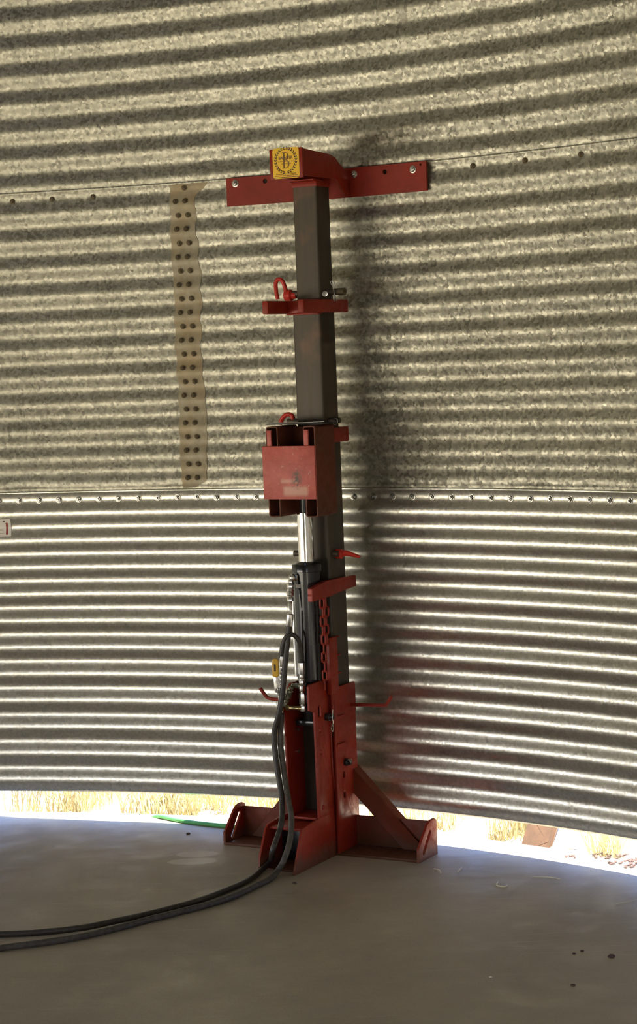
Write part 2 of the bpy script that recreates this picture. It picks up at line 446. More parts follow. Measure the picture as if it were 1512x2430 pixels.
# floor slab, with the strip outside the wall, and the ground
def ring_disc(name, r0, r1, z, material, n=160, thick=.0, kind='structure'):
    b = MB()
    if r0 <= 0:
        v = [b.bm.verts.new(wpt(2*PI*k/n, r1, z)) for k in range(n)]; b.bm.faces.new(v)
        v2 = [b.bm.verts.new(wpt(2*PI*k/n, r1, z-thick)) for k in range(n)]
        for k in range(n): b.bm.faces.new((v[k], v[(k+1)%n], v2[(k+1)%n], v2[k]))
    o = b.build(name, material, ang=20); tag(o, kind=kind); return o
ring_disc('floor', 0, RW+.135, 0.0, CONC, thick=.16)
vs = []; fs = []
NA, NR = 220, 26
for j in range(NR+1):
    r = RW-.25 + (40 if j == NR else .06*j*(1+j*.12))
    for i in range(NA):
        th = 2*PI*i/NA
        z = -.035 + .012*math.sin(th*41+j)+.010*math.sin(th*17-j*1.7)
        if th < .33 or th > 5: z -= .01
        if j <= 4: z = -.055
        if .62 < th < 1.1: z += .012
        vs.append(wpt(th, r, z if j < NR else -.05))
for j in range(NR):
    for i in range(NA):
        i2 = (i+1) % NA; fs.append((j*NA+i, j*NA+i2, (j+1)*NA+i2, (j+1)*NA+i))
me = bpy.data.meshes.new('ground'); me.from_pydata(vs, [], fs); smooth(me, 60)
tag(link('ground', me, GROUND), kind='structure')

# ------------------------------------------------------------------ bolts of the wall (parts of the sheets they hold)
def hexnut(mbx, p, n, r=.0085, h=.007, stud=.006, rot=0.0):
    """hex nut + washer + stud end, standing at p along n"""
    n = Vector(n).normalized(); t = Vector((0,0,1)); u = n.cross(t).normalized(); v = u.cross(n)
    mbx.lathe(p, n, [(0, r*1.35), (.0016, r*1.35), (.0018, r*1.2)], 20)
    rings = []
    for hh, rr in ((.0016, r), (h*.85, r), (h, r*.86)):
        rings.append([mbx.bm.verts.new(Vector(p)+n*hh+(u*math.cos(rot+PI/3*k)+v*math.sin(rot+PI/3*k))*rr) for k in range(6)])
    for a, b_ in zip(rings, rings[1:]):
        for k in range(6): mbx.bm.faces.new((a[k], a[(k+1)%6], b_[(k+1)%6], b_[k]))
    mbx.bm.faces.new(rings[-1])
    mbx.lathe(Vector(p)+n*h*.9, n, [(0, r*.5), (stud, r*.5), (stud+.001, r*.36)], 12)
    return mbx
BOLT_NEW = plain('bolt_zinc', (.30,.29,.26), .25, .9, .1, .2)
bolt_me = {}
def bolt_mesh(kind):
    if kind not in bolt_me:
        b = MB(); hexnut(b, (0,0,0), (0,-1,0), .0088 if kind == 'new' else .0075, .007 if kind == 'new' else .005, .005 if kind == 'new' else .002)
        me = b.mesh('bolt'); me.materials.append(BOLT_NEW if kind == 'new' else BOLT_DARK); bolt_me[kind] = me
    return bolt_me[kind]
def wall_bolt(parent, th, z, kind, dr):
    o = bpy.data.objects.new('bolt', bolt_mesh(kind)); C.objects.link(o); o.parent = parent
    o.location = wpt(th, rwall(z, dr)-.001, z)
    # facing: wall normal, tilted on the corrugation slope
    sl = -AMP*2*PI/PITCH*math.sin(2*PI*(z-ZB1)/PITCH)
    nrm = Vector((-math.sin(th), -math.cos(th), sl)).normalized()
    o.rotation_euler = nrm.to_track_quat('-Y', 'Z').to_euler()
    o.rotation_euler.rotate_axis('Y', random.uniform(0, 1.0))
TH_B0 = (0.8398)/RW; DTH = .0783/RW
for k in range(-2, 33):
    wall_bolt(wall_low, TH_B0+k*DTH, ZB1+random.uniform(-.0012, .0012), 'new', -.0042)
for th in (.2115, .2490, .2880, .653, .7030, .7560):       # old upper seam, widely spaced
    wall_bolt(wall_mid, th, 2.312, 'old', .0003)

# sealed lap between two old panels, with its two staggered bolt columns
TH_L0, TH_L1 = .3615, .3905
b = MB(); nz = 260; rows = []
for j in range(nz+1):
    z = Z_S1-.004+(Z_S2-.004-Z_S1)*j/nz
    e0 = TH_L0+.0006*math.sin(z*17)+.0003*math.sin(z*71)+.0002*math.sin(z*190)
    e1 = TH_L1-.0035+.0012*math.sin(z*13+1)+.0005*math.sin(z*57)+.0003*math.sin(z*163)
    if z > 2.29: e1 += (z-2.29)*.25; e0 -= (z-2.29)*.02
    rows.append([b.bm.verts.new(wpt(e0+(e1-e0)*i/8, rwall(z, lip(e0, z)-.0012-.0014*math.sin(PI*i/8)), z)) for i in range(9)])
for a, c in zip(rows, rows[1:]):
    for i in range(8): b.bm.faces.new((a[i], a[i+1], c[i+1], c[i]))
def sealant():
    M, nt, P = mat('lap_sealant')
    tc = node(nt, 'ShaderNodeTexCoord').outputs['Object']
    n = noise(nt, 26, 5, .65, tc); n2 = noise(nt, 6, 4, .6, tc)
    c = ramp(nt, n.outputs['Fac'], [(.3, (.30,.255,.165)), (.7, (.46,.41,.29))]).outputs[0]
    c = mix(nt, mrange(nt, n2.outputs['Fac'], .45, .62, 0, .5), c, (.42,.29,.13))
    nt.links.new(c, P.inputs['Base Color']); P.inputs['Roughness'].default_value = .55; P.inputs['Metallic'].default_value = .25
    nt.links.new(bump(nt, n.outputs['Fac'], .3, .002), P.inputs['Normal'])
    return M
lap = b.build('trim_3', sealant()); tag(lap, kind='structure')
for k in range(21):
    z = 2.275-k*.0497
    for (off, col) in ((0, 0), (1, 1)):
        th = .3665+.0062*(0 if k % 2 else 0)+(.0092 if col else 0)+(.0012 if k % 2 else 0)
        wall_bolt(lap, th+.0015, z-(.0 if col else .0), 'old', -.004)
wall_bolt(lap, .3758, 2.322, 'old', -.004)

# paper sticker at the left edge of the picture
def wall_patch(name, t0, t1, z0, z1, dr, material, parent=None, nu=10, nv=24):
    bb = MB(); g = [[bb.bm.verts.new(wpt(t0+(t1-t0)*i/nu, rwall(z0+(z1-z0)*j/nv, dr), z0+(z1-z0)*j/nv)) for i in range(nu+1)] for j in range(nv+1)]
    for j in range(nv):
        for i in range(nu): bb.bm.faces.new((g[j][i], g[j][i+1], g[j+1][i+1], g[j+1][i]))
    return bb.build(name, material, parent)
stick = wall_patch('sticker', .168, .1955, 1.076, 1.141, -.0064, PAPER)
tag(stick, 'small white paper sticker with red and black print on the shiny lower wall sheet', 'sticker')
wall_patch('red_print', .1905, .1925, 1.083, 1.127, -.0069, INK_RED, stick, 3, 14)
wall_patch('red_print', .1818, .1832, 1.083, 1.118, -.0069, INK_RED, stick, 3, 14)
wall_patch('black_print', .1880, .1902, 1.1295, 1.1335, -.0069, INK, stick, 3, 4)
for k in range(4): wall_patch('black_print', .1838, .1885, 1.0880+k*.0048, 1.0888+k*.0048, -.0069, INK_L, stick, 3, 2)

# ------------------------------------------------------------------ the bin jack
JX, JY, JA = .010, 7.062, math.radians(28.5)
jack = empty('bin_jack', (JX, JY, 0), -JA)
tag(jack, 'tall red and dark steel hydraulic bin jack bolted to the corrugated wall', 'jack')
def J(name, b, m_, parent=None, ang=35): return b.build(name, m_, parent or jack, ang)
def plate_x(name, outline, holes, x, thick, m_, parent=None, bev=.0008):
    """plate standing in the y-z plane, centred on x"""
    me = plate_mesh(name, outline, holes, thick, bev)
    remap(me, lambda c: Vector((x+c.z, c.x, c.y)))
    return link(name, me, m_, parent or jack)
def plate_y(name, outline, holes, y, thick, m_, parent=None, bev=.0008):
    me = plate_mesh(name, outline, holes, thick, bev)
    remap(me, lambda c: Vector((c.x, y+c.z, c.y)))
    return link(name, me, m_, parent or jack)
def tube_wall(b, x0, x1, y0, y1, z0, z1, t, r=.006):
    """hollow rounded square tube standing upright"""
    o = rrect(x0, x1, y0, y1, r, 4); i = rrect(x0+t, x1-t, y0+t, y1-t, max(r-t, .001), 4); n = len(o)
    V = [[b.bm.verts.new((x, y, z)) for x, y in L_] for L_, z in ((o, z0), (o, z1), (i, z1), (i, z0))]
    for a, c in ((0,1),(1,2),(2,3),(3,0)):
        for k in range(n): b.bm.faces.new((V[a][k], V[a][(k+1)%n], V[c][(k+1)%n], V[c][k]))
    return b
# telescoping post
b = MB(); tube_wall(b, -.055, .056, -.058, .058, .010, 1.455, .006, .009); J('outer_tube', b, STEEL)
b = MB(); tube_wall(b, -.0535, .0535, -.054, .054, 1.30, 1.868, .006, .008); J('middle_tube', b, STEEL)
b = MB(); tube_wall(b, -.0385, .0535, -.047, .047, 1.75, 2.278, .006, .007); J('inner_tube', b, STEEL)

# base: side angle beam
b = MB(); b.box(-.385, .370, .040, .048, .0, .112, .002); J('base_beam', b, RED_BEAM)
b = MB(); b.box(-.385, .370, -.092, .040, .0, .009, .002); J('base_flange', b, RED_BEAM)
endo = [(-.100,0),(-.100,.045),(-.030,.112),(-.012,.122),(.006,.126),(.030,.126),(.044,.118),(.046,.10),(.046,0)]
plate_x('end_plate', endo, [slot(-.062, .028, -.010, .086, .0085)], .370, .009, RED_BASE)
plate_x('end_plate', [(y+.008, z) for y, z in endo], [slot(-.044, .022, .014, .092, .0085)], -.389, .009, RED_BASE)
# braces: angle iron, face towards the viewer and a flange on top
def brace(x0, z0, x1, z1, wdt, yf, yb):
    d = Vector((x1-x0, 0, z1-z0)).normalized(); up = Vector((-d.z, 0, d.x))
    if up.z < 0: up = -up
    a = Vector((x0, 0, z0)); c = Vector((x1, 0, z1)); bb = MB()
    bb.obox(a-up*wdt/2+Vector((0,yf,0)), c-up*wdt/2+Vector((0,yf,0)), .006, wdt, up, .001)
    bb.obox(a-up*.003+Vector((0,(yf+yb)/2,0)), c-up*.003+Vector((0,(yf+yb)/2,0)), yb-yf, .006, up, .001)
    bmesh.ops.bisect_plane(bb.bm, geom=bb.bm.verts[:]+bb.bm.edges[:]+bb.bm.faces[:], plane_co=(0,0,.0092), plane_no=(0,0,-1), clear_outer=True)
    bmesh.ops.holes_fill(bb.bm, edges=bb.bm.edges[:], sides=0)
    return J('brace', bb, RED_BEAM)
brace(.045, .303, .350, -.002, .062, .033, .075)
brace(-.050, .352, -.378, -.025, .060, .033, .075)
# front foot: box channel reaching into the room, open slanted end
fo = [(-.060,0),(-.060,.150),(-.215,.152),(-.322,.142),(-.378,.020),(-.386,0)]
plate_x('foot_side_plate', fo, [], .052, .008, RED_BASE)
fl = [(-.060,0),(-.060,.150),(-.215,.152),(-.300,.145),(-.320,.132),(-.366,.045),(-.370,.014),(-.362,0)]
plate_x('foot_side_plate', fl, [], -.088, .008, RED_BASE)
b = MB(); b.box(-.084, .048, -.300, -.060, .128, .136, .001); J('foot_top_plate', b, RED_BASE)
b = MB(); b.box(-.084, .048, -.345, -.060, .0, .006, .001); J('foot_bottom_plate', b, RED_BEAM)
b = MB(); b.box(-.084, .048, -.215, -.205, .006, .128, .001); J('foot_shade_plate', b, BLACK_M)  # black plate standing in for the shade deep inside the open foot
# cylinder housing: channel in front of the post
ro = [(-.060,.150),(-.200,.150),(-.204,.512),(-.240,.525),(-.240,.605),(-.235,.610),(-.150,.612),(-.060,.590)]
holes = [slot(-.168, .497, -.168, .523, .010)] + [circ(-.172, z, .0085) for z in (.446, .372, .185)]
plate_x('housing_side_plate', ro, holes, .052, .008, RED)
lo = [(-.060,.150),(-.196,.150),(-.200,.560),(-.150,.600),(-.060,.600)]
plate_x('housing_side_plate', lo, [], -.064, .008, RED)
b = MB(); b.box(-.060, .048, -.196, -.060, .143, .151, .001); J('housing_floor', b, RED)
for z in (.437, .362):
    b = MB(); b.lathe((-.060, -.138, z), (1,0,0), [(0,.0035),(.012,.0035)], 12); b.lathe((-.050,-.138,z), (1,0,0), [(0,.007),(.003,.007)], 6); J('stop_screw', b, ZINC)
# sleeve welded round the post
b = MB(); b.box(-.066, .066, -.080, -.062, .004, .575, .002); J('post_face_plate', b, STEEL)
b = MB(); b.box(-.072, -.064, -.092, .062, .004, .575, .002); J('sleeve', b, RED)
so = [(-.092,.004),(-.092,.577),(.062,.577),(.066,.560),(.066,.480),(.062,.470),(.062,.004)]
sh = [circ(-.040, z, .0095, sy=1.25) for z in (.270, .200)]+[circ(-.030, .312, .0095)]
plate_x('sleeve_side_plate', so, sh, .066, .009, RED)
b = MB(); b.tube([(.0705, -.093, .14), (.071, -.094, .30), (.0705, -.093, .56)], lambda t: .0035+.0006*math.sin(t*160), 8, sub=40); J('weld_bead', b, RED)
b = MB(); b.tube([(.0575, -.062, .14), (.058, -.098, .30), (.0575, -.098, .47)], lambda t: .0035+.0006*math.sin(t*140), 8, sub=40); J('weld_bead', b, RED)
# small steps welded on the sleeve side
for z in (.468, .372):
    b = MB(); b.box(.070, .076, -.088, -.030, z, z+.012, .0015); J('rib', b, RED)

# collars: two flat bars either side with a cross plate
def collar(zc, ylf, yrf, yb, hh=.022):
    b = MB(); b.box(-.081, -.058, ylf, .060, zc-hh, zc+hh, .004); J('collar_bar', b, RED)
    b = MB(); b.box(.055, .078, yrf, yb, zc-hh, zc+hh, .004); J('collar_bar', b, RED)
    b = MB(); b.box(-.058, .056, -.078, -.056, zc-hh, zc+hh, .002); b.box(-.060, .060, -.082, -.055, zc-hh-.005, zc-hh, .001); J('collar_plate', b, RED)
    b = MB(); b.box(-.058, .056, .056, .075, zc-hh, zc+hh, .002); J('collar_plate', b, RED)
collar(1.871, -.212, -.212, .108)
collar(1.434, -.10, -.10, .078, .025)
def clip(pts, p, r=.0016):
    b = MB(); b.tube(pts, r, 8, sub=6); return J('hairpin_clip', b, ZINC, p)
# upper lock pin with bent handle
b = MB(); b.lathe((-.112, 0, 1.918), (1,0,0), [(0,.004),(.002,.011),(.220,.011),(.222,.010)], 20); pin = J('lock_pin', b, STEEL)
b = MB(); b.lathe((-.110, 0, 1.914), (1,0,0), [(0,.013),(.004,.019),(.026,.020),(.032,.014),(.046,.012)], 20)
b.tube([(-.101,-.004,1.915),(-.102,-.010,1.940),(-.110,-.014,1.964),(-.124,-.016,1.970),(-.134,-.016,1.958),(-.134,-.016,1.930),(-.130,-.014,1.902)], .0072, 12); J('handle', b, RED_PIN, pin)
b = MB(); b.lathe((.100, 0, 1.917), (1,0,0), [(0,.013),(.022,.013),(.024,.010)], 16); J('pin_end', b, BOLT_DARK, pin)
clip([(.092,-.016,1.885),(.090,-.016,1.905),(.089,-.016,1.925),(.078,-.016,1.948),(.086,-.016,1.956),(.093,-.016,1.945),(.088,-.016,1.925),(.093,-.016,1.905),(.099,-.016,1.886)], pin)
b = MB(); hexnut(b, (.062, -.030, 1.912), (.4,-1,0), .007); J('nut', b, ZINC, pin)
# middle lock pin, its looped handle shows behind the carriage
b = MB(); b.lathe((-.105, -.02, 1.484), (1,0,0), [(0,.010),(.20,.010)], 16); pin = J('lock_pin', b, STEEL)
b = MB(); b.tube([(-.136,-.02,1.474),(-.128,-.022,1.492),(-.108,-.024,1.507),(-.088,-.022,1.503),(-.084,-.02,1.476)], .0078, 12); J('handle', b, RED_PIN, pin)
clip([(.074,-.03,1.478),(.080,-.03,1.490),(.090,-.03,1.488),(.090,-.03,1.474),(.080,-.03,1.470),(.074,-.03,1.478)], pin)
# lower lock pin with red lever on the right
b = MB(); b.lathe((-.098, -.03, 1.030), (1,0,0), [(0,.006),(.003,.011),(.175,.011)], 18); pin = J('lock_pin', b, STEEL)
b = MB(); b.lathe((.056, -.012, 1.028), (1,0,0), [(0,.012),(.005,.017),(.022,.017),(.028,.011)], 20)
b.tube([(.070,-.012,1.030),(.092,-.006,1.030),(.112,.004,1.024),(.138,.010,1.016)], lambda t: .0125-.0075*t, 12); J('handle', b, RED_PIN, pin)
# two black hitch pins with clips on the sleeve
for (y, z, x) in ((-.128, .485, .062), (-.028, .312, .070)):
    b = MB(); b.lathe((x-.006, y, z), (1,0,0), [(0,.013),(.016,.013),(.019,.010)], 20); p = J('hitch_pin', b, BLACK_M)
    b = MB(); b.lathe((x+.013, y, z), (1,0,0), [(0,.0095),(.010,.009)], 16); J('pin_end', b, BLACK_M, p)
    xx = x+.020
    if z > .4: clip([(xx,y+.002,z+.026),(xx,y,z+.008),(xx+.004,y-.008,z+.012),(xx+.004,y-.010,z-.004),(xx+.002,y-.004,z-.020),(xx,y-.012,z-.036),(xx,y-.006,z-.047),(xx,y+.002,z-.040),(xx,y-.002,z-.020),(xx,y+.002,z-.008)], p, .0018)
    else: clip([(xx,y-.016,z+.010),(xx+.002,y-.014,z+.012),(xx+.004,y-.006,z),(xx+.002,y+.004,z+.012),(xx,y+.010,z+.004)], p, .0018)

# top bracket: long curved plate bolted to the wall, welded arm box, cap on the inner tube
def to_jack(p):
    d = Vector((p[0]-JX, p[1]-JY, 0)); return Vector((d.x*math.cos(JA)-d.y*math.sin(JA), d.x*math.sin(JA)+d.y*math.cos(JA), p[2]))
TP0, TP1 = .4190, .6122
def plate_pt(s, z, d):      # s: arc position, d: out from the wall; the lower edge runs level
    th = s; return to_jack(wpt(th, RW-AMP-.006-d, z))
sa = lambda t: t*RW
def punch(o, cutters):
    """cut real holes, keep the evaluated mesh"""
    for c in cutters:
        md = o.modifiers.new('hole', 'BOOLEAN'); md.operation = 'DIFFERENCE'; md.solver = 'EXACT'; md.object = c
    dg = bpy.context.evaluated_depsgraph_get(); dg.update()
    me = bpy.data.meshes.new_from_object(o.evaluated_get(dg)); o.modifiers.clear(); old = o.data; o.data = me; bpy.data.meshes.remove(old)
    for c in cutters: bpy.data.objects.remove(c)
    smooth(me, 25)
n = 30; b = MB(); G = []
for k in range(n+1):
    t = TP0+(TP1-TP0)*k/n
    G.append([b.bm.verts.new(plate_pt(t, z, d)) for z, d in ((2.243,0),(2.342,0),(2.342,.009),(2.243,.009))])
for k in range(n):
    for i in range(4): b.bm.faces.new((G[k][i], G[k][(i+1)%4], G[k+1][(i+1)%4], G[k+1][i]))
b.bm.faces.new(G[0]); b.bm.faces.new(G[-1])
wpl = b.build('wall_plate', RED, jack); cut = []
for th, z, r, sx_ in ((.4566,2.322,.0085,1.2),(.5724,2.318,.0085,1.2),(.607,2.331,.0045,1.3)):
    p = plate_pt(th, z, -.01); q = plate_pt(th, z, .03); b = MB(); b.lathe(p, q-p, [(0,r),(.05,r)], 16); c = b.build('cut', RED, jack); cut.append(c)
punch(wpl, cut); wpl.data.name = 'wall_plate'
for th, z in ((.4278, 2.322), (.5428, 2.320), (.5996, 2.318)):
    b = MB(); p = plate_pt(th, z, .009); q = plate_pt(th, z, .03); hexnut(b, p, q-p, .0095, .008, .006, .3); J('bolt', b, ZINC, wpl)
BX0, BX1, BYF = -.046, .078, -.182
b = MB(); b.box(BX0, BX1, BYF, BYF+.010, 2.292, 2.391, .0015); fp = J('arm_front_plate', b, RED)
yb_ = .165
ao = [(BYF+.008,2.300),(BYF+.008,2.388),(.020,2.380),(.055,2.372),(.085,2.352),(.115,2.338),(yb_,2.336),(yb_,2.243),(.125,2.243),(.060,2.300)]
plate_x('arm_side_plate', ao, [], BX1-.006, .009, RED)
plate_x('arm_side_plate', ao, [], BX0+.006, .009, RED)
b = MB(); b.box(BX0+.008, BX1-.008, BYF+.006, .040, 2.372, 2.380, .001); J('arm_top_plate', b, RED)
me = bpy.data.meshes.new('cap_plate'); b = MB(); b.obox((.0075, -.064, 2.293), (.0075, .056, 2.286), .092, .006, (0,0,1), .001); J('cap_plate', b, RED)
b = MB(); b.box(-.0395, .0545, -.048, .048, 2.272, 2.290, .002); J('cap_plate', b, RED)

# yellow decal on the arm front plate
yd = BYF-.0012
dc = link('decal', remap(plate_mesh('decal', rrect(-.033, .0665, 2.293, 2.393, .010), [], .0012), lambda c: Vector((c.x, yd+c.z, c.y))), DECAL_Y, jack)
dc['label'] = 'yellow decal with a laurel wreath round a letter B'
DXC, DZC = .0165, 2.352
def leafring():
    bb = MB()
    for sgn in (-1, 1):
        for k in range(13):
            a = math.radians(-84+k*13.2); cx = DXC+sgn*.0385*math.cos(a); cz = DZC+.0395*math.sin(a)
            ta = a+PI/2                                      # growing upward along the ring
            for s in (-1, 1):
                d = ta+s*.50
                ex, ez = sgn*math.cos(d)*.0105, math.sin(d)*.0105
                nx, nz = -ez*.20, ex*.20
                p = [(cx,cz),(cx+ex*.5+nx,cz+ez*.5+nz),(cx+ex,cz+ez),(cx+ex*.5-nx,cz+ez*.5-nz)]
                bb.bm.faces.new([bb.bm.verts.new((x, yd-.0010, z)) for x, z in p])
    return bb
leafring().build('wreath', INK, dc)
def text(body, x, z, size, material, parent, y=None, sx=1.0, bold=.0, dy=0.0011):
    cu = bpy.data.curves.new('t', 'FONT'); cu.body = body; cu.size = size; cu.align_x = 'CENTER'; cu.align_y = 'CENTER'; cu.offset = bold; cu.resolution_u = 4
    o = bpy.data.objects.new('t', cu); C.objects.link(o)
    dg = bpy.context.evaluated_depsgraph_get(); dg.update()
    me = bpy.data.meshes.new_from_object(o.evaluated_get(dg)); bpy.data.objects.remove(o); bpy.data.curves.remove(cu)
    me.name = 'lettering'
    for v in me.vertices: v.co = Vector((x+v.co.x*sx, yd-dy, z+v.co.y))
    return link('lettering', me, material, parent)
# serif B, open outline strokes
b = MB()
def bar(x0, x1, z0, z1, y=yd-.0009):
    b.bm.faces.new([b.bm.verts.new(c) for c in ((x0,y,z0),(x1,y,z0),(x1,y,z1),(x0,y,z1))])
bx = DXC-.010
bar(bx, bx+.0065, DZC-.026, DZC+.026); bar(bx-.004, bx+.012, DZC+.0245, DZC+.0265); bar(bx-.004, bx+.012, DZC-.0265, DZC-.0245); bar(bx, bx+.012, DZC+.0005, DZC+.0025)
def bowl(zc, rz, rx_, th_):
    n = 16; 
    for k in range(n):
        q = []
        for kk, rr in ((k,0),(k+1,0),(k+1,1),(k,1)):
            a = -PI/2+PI*kk/n; t_ = th_*(.35+.65*math.cos(a)); q.append(b.bm.verts.new((bx+.010+(rx_-(t_ if rr else 0))*math.cos(a), yd-.0009, zc+(rz-(.002 if rr else 0))*math.sin(a))))
        b.bm.faces.new(q)
bowl(DZC+.0135, .0125, .0115, .006); bowl(DZC-.012, .0140, .0140, .0065)
b.build('letter_mark', INK_L, dc)
text('BAINTER', DXC, DZC+.0075, .0145, INK, dc, bold=.0002, sx=.92)
def tiny_print(xa, xb, z, h, material):
    """print too small to read: a broken line of tiny strokes"""
    bb = MB(); x = xa
    while x < xb:
        l = random.uniform(.0012, .0026); y = yd-.0010
        bb.bm.faces.new([bb.bm.verts.new(c) for c in ((x,y,z-h/2),(x+l,y,z-h/2),(x+l,y,z+h/2),(x,y,z+h/2))]); x += l+random.choice((.0005,.0005,.0012))
    return bb.build('small_print', material, dc)
tiny_print(DXC-.029, DXC+.029, DZC-.0035, .0015, INK_L)
tiny_print(DXC-.016, DXC+.018, DZC-.0110, .0022, INK_L)
tiny_print(-.027, .060, 2.3022, .0022, INK_L)
tiny_print(-.029, .063, 2.2965, .0022, INK)
text('Protected by U.S. Patents', DXC, 2.3080, .0074, INK, dc, bold=.0001, sx=.98)

# carriage: two tall rectangular tubes with a scuffed front plate
def side_tube(name, x0, x1, y0, y1, z0, z1, t, m_):
    """rectangular tube lying along y, open ends"""
    b = MB(); o = rrect(x0, x1, z0, z1, .009, 5); i = rrect(x0+t, x1-t, z0+t, z1-t, .005, 5); n = len(o)
    V = [[b.bm.verts.new((x, y, z)) for x, z in L_] for L_, y in ((o, y0), (o, y1), (i, y1), (i, y0))]
    for a, c in ((0,1),(1,2),(2,3),(3,0)):
        for k in range(n): b.bm.faces.new((V[a][k], V[a][(k+1)%n], V[c][(k+1)%n], V[c][k]))
    return J(name, b, m_)
side_tube('carriage_tube', -.092, -.047, -.200, -.062, 1.170, 1.474, .004, RED_SIDE)
side_tube('carriage_tube', .050, .095, -.200, -.062, 1.170, 1.474, .004, RED_SIDE)
b = MB(); b.box(-.103, .097, -.212, -.201, 1.231, 1.409, .0015); J('carriage_front_plate', b, SCUFF)
b = MB(); b.box(-.087, -.070, -.205, -.196, 1.400, 1.462, .002); J('carriage_tab', b, SCUFF)
b = MB(); b.box(.054, .071, -.205, -.196, 1.400, 1.462, .002); J('carriage_tab', b, SCUFF)
b = MB(); b.box(-.047, .050, -.085, -.065, 1.185, 1.468, .001); J('carriage_back_plate', b, RED_SIDE)
b = MB(); b.box(-.110, .113, -.170, -.070, 1.4790, 1.4815, .001); J('carriage_top_plate', b, BLACK_M)
b = MB(); b.tube([(-.112,-.165,1.492),(-.104,-.172,1.487),(-.06,-.174,1.485),(.05,-.174,1.485),(.116,-.172,1.487)], .0015, 8); J('wire', b, ZINC)

# hydraulic cylinder with chrome rod
CYL = (.0015, -.122)
b = MB(); b.lathe((CYL[0], CYL[1], .604), (0,0,1), [(0,.040),(.004,.0465),(.375,.0465),(.377,.051),(.398,.051),(.402,.049),(.408,.036),(.410,.030)], 48); cyl = J('hydraulic_cylinder', b, BLACK)
b = MB(); b.lathe((CYL[0], CYL[1], 1.000), (0,0,1), [(0,.0265),(.178,.0265),(.180,.0245)], 40); J('rod', b, CHROME, cyl)
b = MB(); b.lathe((CYL[0], CYL[1], 1.178), (0,0,1), [(0,.015),(.10,.015)], 24); J('rod_end', b, BLACK_M, cyl)
b = MB(); b.lathe((CYL[0], CYL[1], .465), (0,0,1), [(0,.030),(.006,.034),(.13,.034),(.14,.030)], 32); b.box(-.045,.048,-.16,-.085,.455,.475,.002); J('clevis', b, BLACK, cyl)
b = MB()
n = 14
def arcstrip(b, r, z0, z1, a0, a1):
    v = [[b.bm.verts.new((CYL[0]+r*math.sin(a0+(a1-a0)*k/n), CYL[1]-r*math.cos(a0+(a1-a0)*k/n), z)) for k in range(n+1)] for z in (z0, z1)]
    for k in range(n): b.bm.faces.new((v[0][k], v[0][k+1], v[1][k+1], v[1][k]))
arcstrip(b, .0470, .928, .940, -.52, -.02); J('label_band', b, WHITE_TAG, cyl)
b = MB(); b.tube([(-.052,-.13,.965),(-.052,-.13,.80),(-.050,-.13,.62)], .0065, 12); J('upright_tube', b, ZINC, cyl)  # silver upright tube along the left side of the cylinder

# lower collar carrying the chain
co = [(-.222,.890),(-.222,.933),(-.12,.948),(.094,.944),(.094,.906),(.02,.902),(-.10,.893)]
plate_x('chain_bar', co, [], .066, .018, RED, None, .0015)
b = MB(); b.box(.058, .0745, -.226, -.2215, .915, .9325, .001); J('bar_end', b, SCUFF)['label'] = 'bar end painted pale pink for its sky sheen'  # sky reflection on the end faces, put in as the pale scuffed pink
b = MB(); b.box(.058, .0745, -.226, -.2215, .8905, .909, .001); J('bar_end', b, SCUFF)['label'] = 'bar end painted pale pink for its sky sheen'
b = MB(); b.box(-.058, .058, -.075, -.060, .905, .940, .002); J('collar_plate', b, RED)
# chain of oval links
def link_mesh():
    b = MB(); pts = []
    L_, W_ = .0105, .0066
    for k in range(16):
        a = 2*PI*k/16; pts.append((W_*math.cos(a), 0, W_*math.sin(a)+(L_ if math.sin(a) > 0.01 else -L_ if math.sin(a) < -.01 else 0)))
    b.tube(pts, .0033, 8, closed=True, sub=2); return b.mesh('chain_link')
lm = link_mesh(); lm.materials.append(RED)
def chain(x, y, z0, cnt, turn0):
    for k in range(cnt):
        o = bpy.data.objects.new('chain_link', lm); C.objects.link(o); o.parent = jack
        o.location = (x+.0012*math.sin(k*1.9), y+.0015*math.sin(k*1.3), z0-k*.0305)
        o.rotation_euler = (0, 0, math.radians(28)+(PI/2 if (k+turn0) % 2 else 0))
chain(.070, -.150, .875, 10, 0)
chain(.068, -.120, .875, 5, 1)
# latch channel below the chain
b = MB(); b.box(.060, .076, -.118, -.062, .560, .752, .002); lt = J('latch_channel', b, RED)
for z in (.752, .690, .628): 
    b = MB(); b.box(.061, .080, -.062, -.046, z-.004, z, .001); J('latch_tab', b, RED, lt)
b = MB(); b.box(.061, .065, -.062, -.052, .56, .752, .0005); J('latch_back', b, RED_BEAM, lt)
b = MB(); b.lathe((.070, -.105, .46), (0,0,1), [(0,.006),(.10,.006)], 12); b.lathe((.070, -.085, .46), (0,0,1), [(0,.006),(.10,.006)], 12); J('latch_rod', b, RED, lt)

# hose hooks
b = MB(); b.tube([(-.066,-.15,.541),(-.107,-.15,.540),(-.150,-.15,.543),(-.166,-.152,.556),(-.181,-.155,.578)], .0062, 12); J('hose_hook', b, RED)
b = MB(); b.tube([(.060,.03,.500),(.130,.03,.503),(.198,.03,.505),(.212,.03,.514),(.228,.03,.537)], .0062, 12); J('hose_hook', b, RED)

# ------------------------------------------------------------------ hydraulic fittings (part of the jack)
def fit(name, a, d, prof, m_, parent=None, seg=20): b = MB(); b.lathe(a, d, prof, seg); return J(name, b, m_, parent)
def stack(name, a, d, total, segs, m_, parent=None):
    """fitting with hex and round sections"""
    ax = Vector(d).normalized(); b = MB(); t = 0.0
    for (l, r, n) in segs:
        b.lathe(Vector(a)+ax*t, d, [(0, r*.92), (l*.12, r), (l*.88, r), (l, r*.92)], n); t += l
    return J(name, b, m_, parent)
